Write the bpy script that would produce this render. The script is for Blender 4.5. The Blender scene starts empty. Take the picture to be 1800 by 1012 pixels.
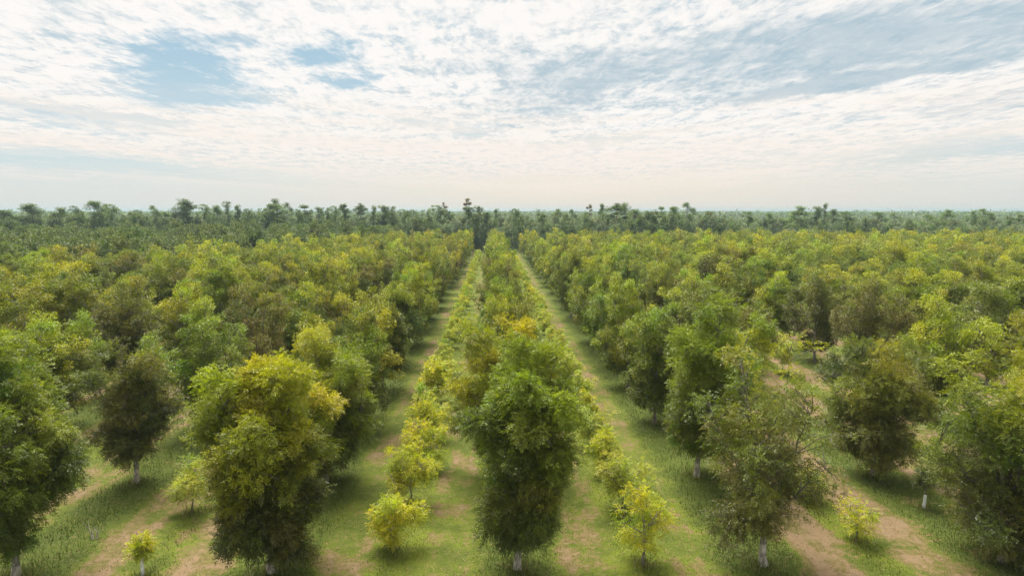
import bpy, math, random
import numpy as np
from math import sin, cos, pi, radians, atan2

C = bpy.context.scene.collection
rng = np.random.default_rng(7)
random.seed(7)

# ------------------------------------------------------------------ helpers
H = 18.5                     # camera height
F = 1200.0                   # focal length in photo pixels (24 mm on 36 mm)
PITCH = math.atan((506 - 371) / F)
YAW = math.atan((900 - 866) / F)
X0, SX, Y0, SY = 1.3, 12.8, 33.7, 12.0     # the planting grid: rows run along +Y


def ray(px, py):
    """azimuth (clockwise from +Y) and elevation of a photo pixel."""
    a, u = (px - 900) / F, (506 - py) / F
    y = cos(PITCH) + u * sin(PITCH)
    z = -sin(PITCH) + u * cos(PITCH)
    x2 = a * cos(YAW) + y * sin(YAW)
    y2 = -a * sin(YAW) + y * cos(YAW)
    return atan2(x2, y2), atan2(z, math.hypot(x2, y2))


def at(px, py, dist):
    """world X and height of a point seen at a photo pixel, standing dist metres ahead."""
    az, el = ray(px, py)
    return dist * math.tan(az), H + dist / cos(az) * math.tan(el)


def mesh_from(name, parts, mats):
    """parts: list of (verts (n,3), faces (m,4), colours (m,3), material index); one mesh."""
    V, Fc, Cc, M = [], [], [], []
    off = 0
    for v, f, c, m in parts:
        if len(f) == 0:
            continue
        V.append(v)
        Fc.append(f + off)
        Cc.append(np.broadcast_to(np.asarray(c, float), (len(f), 3)))
        M.append(np.full(len(f), m, np.int32))
        off += len(v)
    me = bpy.data.meshes.new(name)
    V = np.concatenate(V).astype(np.float32)
    Fc = np.concatenate(Fc).astype(np.int32)
    Cc = np.concatenate(Cc).astype(np.float32)
    M = np.concatenate(M)
    k = Fc.shape[1]
    me.vertices.add(len(V))
    me.vertices.foreach_set('co', V.ravel())
    me.loops.add(Fc.size)
    me.loops.foreach_set('vertex_index', Fc.ravel())
    me.polygons.add(len(Fc))
    me.polygons.foreach_set('loop_start', np.arange(0, Fc.size, k, dtype=np.int32))
    me.polygons.foreach_set('material_index', M)
    at_ = me.attributes.new('tint', 'FLOAT_COLOR', 'FACE')
    at_.data.foreach_set('color', np.concatenate([Cc, np.ones((len(Cc), 1), np.float32)], 1).ravel())
    for m in mats:
        me.materials.append(m)
    me.update(calc_edges=True)
    return me


def link(name, me, parent=None, loc=(0, 0, 0), rz=0.0, sc=(1, 1, 1)):
    o = bpy.data.objects.new(name, me)
    C.objects.link(o)
    o.location = loc
    o.rotation_euler = (0, 0, rz)
    o.scale = sc
    if parent:
        o.parent = parent
    return o


def thing(name, label, cat, loc, rz=0.0, sc=(1, 1, 1), group=None):
    o = link(name, None, None, loc, rz, sc)
    o.empty_display_size = 0.3
    o['label'] = label
    o['category'] = cat
    if group:
        o['group'] = group
    return o


def tube(pts, rad, n=6):
    pts = np.asarray(pts, float)
    rad = np.asarray(rad, float)
    d = np.gradient(pts, axis=0)
    d /= np.linalg.norm(d, axis=1)[:, None] + 1e-9
    ref = np.where(np.abs(d[:, 2:3]) > 0.9, np.array([[1.0, 0, 0]]), np.array([[0, 0, 1.0]]))
    a = np.cross(d, ref)
    a /= np.linalg.norm(a, axis=1)[:, None] + 1e-9
    b = np.cross(d, a)
    t = np.arange(n) * 2 * pi / n
    v = pts[:, None] + rad[:, None, None] * (a[:, None] * np.cos(t)[None, :, None] + b[:, None] * np.sin(t)[None, :, None])
    k = len(pts)
    i = np.arange(k - 1)[:, None] * n
    j = np.arange(n)[None]
    f = np.stack([i + j, i + (j + 1) % n, i + n + (j + 1) % n, i + n + j], -1).reshape(-1, 4)
    return v.reshape(-1, 3), f


def join(parts):
    V, Fc, off = [], [], 0
    for v, f in parts:
        V.append(v)
        Fc.append(f + off)
        off += len(v)
    if not V:
        return np.zeros((0, 3)), np.zeros((0, 4), int)
    return np.concatenate(V), np.concatenate(Fc)


def unit(v):
    return v / (np.linalg.norm(v, axis=-1, keepdims=True) + 1e-9)


# ------------------------------------------------------------------ materials
def nt(name):
    m = bpy.data.materials.new(name)
    m.use_nodes = True
    t = m.node_tree
    t.nodes.clear()
    return m, t


class G:
    """small node-graph helper."""
    def __init__(s, t):
        s.t = t

    def n(s, typ, **kw):
        x = s.t.nodes.new(typ)
        for k, v in kw.items():
            setattr(x, k, v)
        return x

    def put(s, sock, v):
        if isinstance(v, bpy.types.NodeSocket):
            s.t.links.new(v, sock)
        else:
            sock.default_value = v

    def m(s, op, a, b=0.0, c=0.0, clamp=False):
        x = s.n('ShaderNodeMath', operation=op, use_clamp=clamp)
        for i, v in enumerate((a, b, c)):
            s.put(x.inputs[i], v)
        return x.outputs[0]

    def mix(s, f, a, b, blend='MIX'):
        x = s.n('ShaderNodeMix', data_type='RGBA', blend_type=blend)
        x.clamp_factor = True
        s.put(x.inputs[0], f)
        for i, v in ((6, a), (7, b)):
            s.put(x.inputs[i], v if isinstance(v, bpy.types.NodeSocket) else (*v, 1.0))
        return x.outputs[2]

    def noise(s, vec, scale, detail=4, rough=0.55, lac=2.0, dist=0.0):
        x = s.n('ShaderNodeTexNoise')
        s.put(x.inputs['Vector'], vec)
        x.inputs['Scale'].default_value = scale
        x.inputs['Detail'].default_value = detail
        x.inputs['Roughness'].default_value = rough
        x.inputs['Lacunarity'].default_value = lac
        x.inputs['Distortion'].default_value = dist
        return x.outputs['Fac']

    def step(s, v, lo, hi, tlo=0.0, thi=1.0):
        x = s.n('ShaderNodeMapRange', interpolation_type='SMOOTHSTEP')
        s.put(x.inputs[0], v)
        for i, q in ((1, lo), (2, hi), (3, tlo), (4, thi)):
            s.put(x.inputs[i], q)
        return x.outputs[0]

    def xyz(s, x, y, z):
        q = s.n('ShaderNodeCombineXYZ')
        for i, v in enumerate((x, y, z)):
            s.put(q.inputs[i], v)
        return q.outputs[0]


def leaf_material(name, trans=0.4, gloss=0.05):
    m, t = nt(name)
    g = G(t)
    a = g.n('ShaderNodeAttribute', attribute_name='tint')
    oi = g.n('ShaderNodeObjectInfo')
    col = g.mix(1.0, a.outputs['Color'], oi.outputs['Color'], 'MULTIPLY')
    d = g.n('ShaderNodeBsdfDiffuse')
    g.put(d.inputs[0], col)
    tr = g.n('ShaderNodeBsdfTranslucent')
    warm = g.mix(1.0, col, (1.12, 1.15, 0.6), 'MULTIPLY')
    g.put(tr.inputs[0], warm)
    mx = g.n('ShaderNodeMixShader')
    mx.inputs[0].default_value = trans
    t.links.new(d.outputs[0], mx.inputs[1])
    t.links.new(tr.outputs[0], mx.inputs[2])
    gl = g.n('ShaderNodeBsdfGlossy')
    gl.inputs['Roughness'].default_value = 0.45
    gl.inputs[0].default_value = (1, 1, 1, 1)
    mx2 = g.n('ShaderNodeMixShader')
    mx2.inputs[0].default_value = gloss
    t.links.new(mx.outputs[0], mx2.inputs[1])
    t.links.new(gl.outputs[0], mx2.inputs[2])
    o = g.n('ShaderNodeOutputMaterial')
    t.links.new(mx2.outputs[0], o.inputs[0])
    return m


def bark_material(name, dark, pale):
    m, t = nt(name)
    g = G(t)
    tc = g.n('ShaderNodeTexCoord')
    mp = g.n('ShaderNodeMapping')
    mp.inputs['Scale'].default_value = (1, 1, 0.25)
    t.links.new(tc.outputs['Object'], mp.inputs[0])
    n1 = g.noise(mp.outputs[0], 9, 5, 0.65)
    n2 = g.noise(tc.outputs['Object'], 2.2, 3)
    f = g.step(g.m('ADD', g.m('MULTIPLY', n1, 0.6), g.m('MULTIPLY', n2, 0.5)), 0.38, 0.72)
    a = g.n('ShaderNodeAttribute', attribute_name='tint')
    col = g.mix(1.0, g.mix(f, dark, pale), a.outputs['Color'], 'MULTIPLY')
    b = g.n('ShaderNodeBsdfPrincipled')
    g.put(b.inputs['Base Color'], col)
    b.inputs['Roughness'].default_value = 0.9
    bp = g.n('ShaderNodeBump')
    bp.inputs['Strength'].default_value = 0.6
    bp.inputs['Distance'].default_value = 0.02
    g.put(bp.inputs['Height'], n1)
    t.links.new(bp.outputs[0], b.inputs['Normal'])
    o = g.n('ShaderNodeOutputMaterial')
    t.links.new(b.outputs[0], o.inputs[0])
    return m


LEAF = leaf_material('pecan_leaf', 0.42, 0.03)
YLEAF = leaf_material('young_leaf', 0.52, 0.03)
WOODLEAF = leaf_material('woodland_leaf', 0.3, 0.03)
BLADE = leaf_material('grass_blade', 0.28, 0.015)
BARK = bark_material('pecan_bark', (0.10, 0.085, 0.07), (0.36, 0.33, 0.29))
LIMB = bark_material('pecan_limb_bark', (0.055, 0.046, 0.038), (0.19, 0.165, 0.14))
PINEBARK = bark_material('forest_bark', (0.10, 0.085, 0.07), (0.22, 0.19, 0.16))


def plastic():
    m, t = nt('white_tube_plastic')
    g = G(t)
    tc = g.n('ShaderNodeTexCoord')
    n = g.noise(tc.outputs['Object'], 6, 3)
    b = g.n('ShaderNodeBsdfPrincipled')
    g.put(b.inputs['Base Color'], g.mix(n, (0.78, 0.81, 0.83), (0.90, 0.92, 0.93)))
    b.inputs['Roughness'].default_value = 0.5
    o = g.n('ShaderNodeOutputMaterial')
    t.links.new(b.outputs[0], o.inputs[0])
    return m


PLASTIC = plastic()


def ground_material():
    m, t = nt('orchard_floor')
    g = G(t)
    tc = g.n('ShaderNodeTexCoord')
    P = tc.outputs['Object']
    sp = g.n('ShaderNodeSeparateXYZ')
    t.links.new(P, sp.inputs[0])
    wob = g.m('MULTIPLY', g.m('SUBTRACT', g.noise(P, 0.16, 4, 0.6), 0.5), 2.2)
    fine = g.m('MULTIPLY', g.m('SUBTRACT', g.noise(P, 1.3, 5, 0.65), 0.5), 1.3)
    x = g.m('ADD', g.m('ADD', sp.outputs[0], wob), fine)
    ph = g.m('FRACT', g.m('DIVIDE', g.m('SUBTRACT', x, X0 - SX * 100), SX))      # 0 at a tree row, .5 at a young row
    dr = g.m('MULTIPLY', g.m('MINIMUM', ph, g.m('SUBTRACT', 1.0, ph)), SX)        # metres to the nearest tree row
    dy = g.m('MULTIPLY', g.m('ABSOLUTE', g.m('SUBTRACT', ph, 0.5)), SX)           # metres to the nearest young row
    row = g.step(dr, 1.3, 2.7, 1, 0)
    yng = g.step(dy, 0.45, 1.3, 1, 0)
    big = g.noise(P, 0.075, 4, 0.6)
    mid = g.noise(P, 0.33, 5, 0.62)
    sml = g.noise(P, 2.4, 5, 0.7)
    tiny = g.noise(P, 14, 4, 0.75)
    st = g.n('ShaderNodeMapping')
    st.inputs['Scale'].default_value = (1.0, 0.13, 1.0)
    t.links.new(P, st.inputs[0])
    streak = g.noise(st.outputs[0], 0.9, 4, 0.6)
    side = g.step(sp.outputs[0], 11, 19, 0, 1)                                     # the drier aisles to one side
    side2 = g.step(sp.outputs[0], -9, -15, 0, 1)
    # dryness: bare, tan ground along the wheel tracks
    track = g.step(g.m('ABSOLUTE', g.m('SUBTRACT', dy, 2.7)), 0.6, 2.0, 1, 0)
    dry = g.m('ADD', g.m('ADD', g.m('MULTIPLY', track, 0.22), g.m('MULTIPLY', g.step(g.m('ABSOLUTE', g.m('SUBTRACT', g.m('ABSOLUTE', g.m('SUBTRACT', dy, 2.7)), 0.75)), 0.08, 0.32, 1, 0), 0.13)), g.m('MULTIPLY', side, 0.30))
    dry = g.m('ADD', dry, g.m('MULTIPLY', side2, 0.12))
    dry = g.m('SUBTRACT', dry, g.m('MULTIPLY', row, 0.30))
    dry = g.m('SUBTRACT', dry, g.m('MULTIPLY', yng, g.m('ADD', 0.10, g.m('MULTIPLY', side, 0.42))))
    dry = g.m('ADD', dry, g.m('MULTIPLY', g.m('SUBTRACT', big, 0.5), 1.1))
    dry = g.m('ADD', dry, g.m('MULTIPLY', g.m('SUBTRACT', mid, 0.5), 2.3))
    dry = g.m('ADD', dry, g.m('MULTIPLY', g.m('SUBTRACT', streak, 0.5), 0.7))
    dry = g.m('ADD', dry, g.m('MULTIPLY', g.m('SUBTRACT', sml, 0.5), 1.1))
    tan = g.step(dry, 0.15, 0.44)
    bare = g.step(dry, 0.46, 0.72)
    green = g.mix(g.step(mid, 0.35, 0.65), (0.082, 0.112, 0.014), (0.152, 0.190, 0.018))
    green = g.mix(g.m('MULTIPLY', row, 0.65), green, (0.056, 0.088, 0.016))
    green = g.mix(g.m('MULTIPLY', g.step(sml, 0.45, 0.7), 0.5), green, (0.165, 0.150, 0.05))
    straw = g.mix(g.step(sml, 0.35, 0.65), (0.150, 0.114, 0.044), (0.215, 0.160, 0.070))
    dirt = g.mix(g.step(tiny, 0.35, 0.65), (0.205, 0.130, 0.078), (0.320, 0.222, 0.142))
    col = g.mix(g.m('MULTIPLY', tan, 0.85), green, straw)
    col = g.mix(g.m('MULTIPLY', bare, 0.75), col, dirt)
    # scattered litter and dark specks
    col = g.mix(g.m('MULTIPLY', g.step(tiny, 0.54, 0.70), 0.5), col, (0.07, 0.06, 0.03))
    col = g.mix(g.m('MULTIPLY', g.step(tiny, 0.42, 0.30), 0.28), col, (0.42, 0.36, 0.20))
    # woodland floor past the orchard
    far = g.step(g.m('ADD', sp.outputs[1], g.m('MULTIPLY', wob, 4.0)), 305, 320)
    col = g.mix(far, col, g.mix(mid, (0.06, 0.085, 0.03), (0.10, 0.12, 0.05)))
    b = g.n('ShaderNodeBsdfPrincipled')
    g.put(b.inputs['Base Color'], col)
    b.inputs['Roughness'].default_value = 0.95
    b.inputs['Specular IOR Level'].default_value = 0.15
    bp = g.n('ShaderNodeBump')
    bp.inputs['Strength'].default_value = 0.8
    bp.inputs['Distance'].default_value = 0.12
    g.put(bp.inputs['Height'], g.m('ADD', sml, g.m('MULTIPLY', tiny, 0.5)))
    t.links.new(bp.outputs[0], b.inputs['Normal'])
    o = g.n('ShaderNodeOutputMaterial')
    t.links.new(b.outputs[0], o.inputs[0])
    return m


# ------------------------------------------------------------------ trees
def ramp(cols, v):
    cols = np.asarray(cols, float)
    x = np.clip(v, 0, 0.9999) * (len(cols) - 1)
    i = x.astype(int)
    f = (x - i)[:, None]
    return cols[i] * (1 - f) + cols[i + 1] * f


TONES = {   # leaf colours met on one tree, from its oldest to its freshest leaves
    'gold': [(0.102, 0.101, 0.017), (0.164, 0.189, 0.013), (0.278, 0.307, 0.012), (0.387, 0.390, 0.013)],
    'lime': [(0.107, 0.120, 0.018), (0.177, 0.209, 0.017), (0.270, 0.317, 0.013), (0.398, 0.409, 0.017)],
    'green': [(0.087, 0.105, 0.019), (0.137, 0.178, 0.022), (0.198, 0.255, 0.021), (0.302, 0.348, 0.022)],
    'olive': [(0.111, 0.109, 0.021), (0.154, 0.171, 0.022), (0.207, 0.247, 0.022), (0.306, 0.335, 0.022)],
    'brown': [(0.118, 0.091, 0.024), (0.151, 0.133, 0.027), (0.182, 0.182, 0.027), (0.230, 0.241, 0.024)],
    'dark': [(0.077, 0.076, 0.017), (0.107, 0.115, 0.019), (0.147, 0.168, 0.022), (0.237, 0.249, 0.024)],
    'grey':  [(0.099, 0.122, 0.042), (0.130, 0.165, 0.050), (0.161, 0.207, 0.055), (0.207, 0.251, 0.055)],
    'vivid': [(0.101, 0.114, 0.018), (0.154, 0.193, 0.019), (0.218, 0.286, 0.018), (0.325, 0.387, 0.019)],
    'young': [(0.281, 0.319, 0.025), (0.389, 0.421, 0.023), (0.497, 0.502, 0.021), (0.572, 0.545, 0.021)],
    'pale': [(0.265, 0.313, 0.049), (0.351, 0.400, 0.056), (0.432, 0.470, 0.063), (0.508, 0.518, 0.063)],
    'grove': [(0.070, 0.100, 0.029), (0.096, 0.135, 0.034), (0.125, 0.168, 0.039), (0.162, 0.200, 0.044)],
    'wood': [(0.092, 0.140, 0.054), (0.124, 0.182, 0.065), (0.152, 0.219, 0.074), (0.198, 0.257, 0.085)],
    'woodgrey': [(0.137, 0.179, 0.102), (0.164, 0.215, 0.120), (0.191, 0.242, 0.134), (0.223, 0.265, 0.149)],
    'wooddark': [(0.071, 0.116, 0.048), (0.094, 0.148, 0.057), (0.118, 0.178, 0.062), (0.153, 0.212, 0.071)],
    'woodbrown': [(0.161, 0.123, 0.067), (0.202, 0.157, 0.084), (0.235, 0.185, 0.095), (0.255, 0.205, 0.101)],
}


def leaflets(cent, rad, n, L, W, tint_v, tone, r, compound, out, droop=0.25, flat=0.75):
    """n leaves round each clump centre: compound sprays of leaflets, or single larger faces."""
    K = len(cent)
    ci = np.repeat(np.arange(K), n)
    m = len(ci)
    d = unit(r.normal(size=(m, 3)))
    rr = rad[ci] * r.random(m) ** 0.45
    p = cent[ci] + d * rr[:, None] * np.array([1, 1, flat])
    axis = unit(d * 0.7 + out[ci] * 0.5 + r.normal(size=(m, 3)) * 0.55 + np.array([0, 0, 0.12 - droop]))
    side = unit(np.cross(axis, unit(r.normal(size=(m, 3)) * 0.45 + np.array([0, 0, 1.0]))))
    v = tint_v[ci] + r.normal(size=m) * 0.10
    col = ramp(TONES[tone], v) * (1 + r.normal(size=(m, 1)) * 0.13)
    if compound:
        pairs = 4
        lv = []
        ax = []
        LL = L * 2.7
        up = np.cross(side, axis)
        for q in range(pairs):
            s = (q + 0.8) / (pairs + 0.4)
            base = p + axis * (LL * s)[..., None] if np.ndim(LL) else p + axis * LL * s - np.array([0, 0, 1.0]) * (LL * 0.25 * s * s)
            for sg in (-1, 1):
                lv.append(base)
                ax.append(unit(side * sg * 0.9 + axis * 0.55 + r.normal(size=(m, 3)) * 0.22))
        lv.append(p + axis * LL - np.array([0, 0, 1.0]) * LL * 0.25)
        ax.append(axis)
        k = len(lv)
        p = np.concatenate(lv)
        a = np.concatenate(ax)
        col = np.tile(col, (k, 1)) * (1 + r.normal(size=(m * k, 1)) * 0.08)
        nrm = np.tile(up, (k, 1)) + r.normal(size=(m * k, 3)) * 0.4
        s = unit(np.cross(a, nrm))
        Ls = L * (0.75 + 0.5 * r.random(m * k))
    else:
        a, s = axis, side
        Ls = L * (0.7 + 0.6 * r.random(m))
    Ws = W * Ls / L
    mm = len(p)
    v0 = p
    v1 = p + a * (Ls * 0.45)[:, None] + s * (Ws * 0.5)[:, None]
    v2 = p + a * Ls[:, None] - np.array([0, 0, 1.0]) * (Ls * 0.15)[:, None]
    v3 = p + a * (Ls * 0.45)[:, None] - s * (Ws * 0.5)[:, None]
    V = np.stack([v0, v1, v2, v3], 1).reshape(-1, 3)
    Fq = np.arange(mm * 4).reshape(-1, 4)
    return V, Fq, np.clip(col, 0.01, 0.9)


def build_tree(seed, h=11.0, R=3.3, zb=1.5, lobes=20, per=12, leaf=(0.13, 0.042), n=26, tone='green', compound=False,
               lean=(0, 0), clump=0.52, trunk=0.17, fork=1.7, nlimb=6, fine=True, prof=0.62, peak=0.62, toplean=0.4, gap=0.0,
               limb_r=0.07, vbias=0.38, mark=None):
    """one broadleaf tree: crown leaf arrays, trunk arrays and a list of limb arrays."""
    r = np.random.default_rng(seed)
    off = np.array([lean[0], lean[1], 0.0])

    def env(u):
        w = np.where(u < peak, u / peak * 0.5, 0.5 + (u - peak) / (1 - peak) * 0.5)
        return R * np.clip(np.sin(pi * np.clip(w * 0.9 + 0.07, 0, 1)), 0.05, 1) ** prof
    nb = max(6, int(round(lobes * 0.5)))
    ub = np.clip((np.arange(nb) + r.random(nb)) / nb, 0.02, 0.985)
    az = np.arange(nb) * 2.39996 + r.random(nb) * 1.2 + r.random() * 6
    tipr = np.maximum(env(ub) * (0.58 + 0.36 * r.random(nb)), 0.12 * R)
    tipz = zb + ub * (h - zb) * (0.93 + 0.09 * r.random(nb))
    tipz = np.minimum(tipz, h * 0.985)
    tips = np.stack([np.cos(az) * tipr, np.sin(az) * tipr, tipz], 1) + off * ub[:, None] ** 1.2
    lead = h * 0.62
    start = np.clip(fork + (tipz - fork) * 0.30, fork * 0.95, lead)
    boughs = []
    lcs, rls, us = [], [], []
    for i in range(nb):
        s = np.linspace(0, 1, 8)
        ax_ = off * (start[i] / h) ** 1.2
        p0 = np.array([ax_[0], ax_[1], start[i]])
        rise = 0.25 * (tipz[i] - start[i]) if tipz[i] > start[i] else 0.5
        q = p0[None] * (1 - s[:, None]) + tips[i][None] * s[:, None]
        q[:, 2] += (rise if tipz[i] < start[i] + 1 else -rise) * np.sin(pi * s) * (0.8 if tipz[i] < start[i] + 1 else 0.35)
        q[1:-1] += r.normal(size=(6, 3)) * 0.035 * R
        boughs.append(q)
        for sv, sz in ((0.48, 0.30), (0.74, 0.36), (0.97, 0.27)):
            if sv < 0.5 and r.random() < 0.3:
                continue
            c = np.array([np.interp(sv, s, q[:, k]) for k in range(3)]) + r.normal(size=3) * 0.07 * R
            rad_ = R * sz * (0.7 + 0.6 * r.random())
            c[2] = min(c[2], h - rad_ * 0.55)
            lcs.append(c)
            rls.append(rad_)
            us.append(np.clip((c[2] - zb) / (h - zb), 0, 1))
    ni = max(3, lobes // 5)
    ui = 0.12 + 0.68 * r.random(ni)
    for k in range(ni):
        lcs.append(np.array([r.normal() * R * 0.15, r.normal() * R * 0.15, zb + ui[k] * (h - zb)]) + off * ui[k])
        rls.append(R * 0.34)
        us.append(ui[k])
    lc, rl, u = np.array(lcs), np.array(rls), np.array(us)
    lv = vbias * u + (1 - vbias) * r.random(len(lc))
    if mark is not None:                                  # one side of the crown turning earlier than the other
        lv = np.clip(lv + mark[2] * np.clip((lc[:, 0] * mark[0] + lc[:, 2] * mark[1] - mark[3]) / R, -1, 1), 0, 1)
    cnt_ = np.maximum(3, np.round(per * (rl / (0.33 * R)) ** 1.6)).astype(int)
    li_ = np.repeat(np.arange(len(lc)), cnt_)
    K = len(li_)
    d = unit(r.normal(size=(K, 3)) + np.array([0, 0, 0.25]))
    cc = lc[li_] + d * (rl[li_] * (0.45 + 0.6 * r.random(K)))[:, None]
    cc[:, 2] = np.clip(cc[:, 2], zb * 0.85, h)
    keep = r.random(K) > gap
    cc, li_, d = cc[keep], li_[keep], d[keep]
    K = len(cc)
    ax = np.stack([off[0] * ((cc[:, 2]) / h), off[1] * ((cc[:, 2]) / h), cc[:, 2] * 0.55 + 0.2 * h], 1)
    out = unit(cc - ax)
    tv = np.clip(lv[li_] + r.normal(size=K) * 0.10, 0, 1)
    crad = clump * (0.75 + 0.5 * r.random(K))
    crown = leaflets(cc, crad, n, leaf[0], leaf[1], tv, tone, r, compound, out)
    hue = 1 + np.clip(r.normal(size=(len(lc), 1)), -2, 2) * np.array([[0.13, 0.03, 0.05]])
    ci_ = np.repeat(np.arange(K), n)
    if compound:
        ci_ = np.tile(ci_, 9)
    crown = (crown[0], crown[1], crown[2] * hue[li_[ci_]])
    # wood
    zt = np.array([0, fork * 0.25, fork * 0.6, fork, (fork + lead) / 2, lead])
    tp = np.stack([off[0] * (zt / h) ** 1.2 + r.normal(size=6) * 0.03, off[1] * (zt / h) ** 1.2 + r.normal(size=6) * 0.03, zt], 1)
    tr = trunk * np.array([1.5, 1.12, 1.0, 0.85, 0.55, 0.2])
    tparts = [tube(tp, tr, 10)]
    limbs = []
    lp = []
    lid = []
    for i, q in enumerate(boughs):
        s = np.linspace(0, 1, 8)
        rad = limb_r * (0.75 + 0.5 * r.random()) * (1 - 0.85 * s)
        limbs.append([tube(q, rad, 6)])
        s2 = np.linspace(0.12, 1, 18)
        lp.append(np.stack([np.interp(s2, s, q[:, c]) for c in range(3)], 1))
        lid += [i] * 18
    lp = np.concatenate(lp)
    lid = np.array(lid)
    if fine:
        for c in cc[:: 1 if compound else 2]:
            dd = c - lp
            cost = np.linalg.norm(dd, axis=1) + np.maximum(0, 0.7 * np.hypot(dd[:, 0], dd[:, 1]) - dd[:, 2]) * 1.3
            b = int(np.argmin(cost))
            p0 = lp[b]
            midp = (p0 + c) / 2 + r.normal(size=3) * 0.1 + np.array([0, 0, 0.1])
            ln = np.linalg.norm(c - p0)
            limbs[lid[b]].append(tube([p0, midp, c], np.array([1.0, 0.7, 0.35]) * min(0.034, 0.012 + 0.010 * ln), 4))
    return crown, join(tparts), [join(l) for l in limbs]


def crown_mesh(name, cr, mat):
    return mesh_from(name, [(cr[0], cr[1], cr[2], 0)], [mat])


def wood_mesh(name, w, mat, pale_base=0.0):
    col = np.ones((len(w[1]), 3))
    if pale_base > 0:
        z = w[0][w[1]].mean(1)[:, 2]
        col = np.where((z < pale_base)[:, None], np.array([[1.75, 1.75, 1.72]]), col)   # limewashed foot of the trunk
    return mesh_from(name, [(w[0], w[1], col, 0)], [mat])


NTH = ['first', 'second', 'third', 'fourth', 'fifth', 'sixth', 'seventh', 'eighth', 'ninth', 'tenth', 'eleventh', 'twelfth', 'thirteenth',
       'fourteenth', 'fifteenth', 'sixteenth', 'seventeenth', 'eighteenth', 'nineteenth', 'twentieth', 'twenty-first', 'twenty-second',
       'twenty-third', 'twenty-fourth']
_T = ['twenty', 'thirty', 'forty', 'fifty', 'sixty']
NTH += [(_T[n // 10 - 2] + '-' + NTH[n % 10 - 1]) if n % 10 else _T[n // 10 - 2][:-1] + 'ieth' for n in range(25, 70)]


def row_name(j):
    if j == 0:
        return 'middle row'
    return '%s row %s of the middle' % (NTH[abs(j) - 1], 'left' if j < 0 else 'right')


ORCHARD = 'pecan trees planted in rows'
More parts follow.
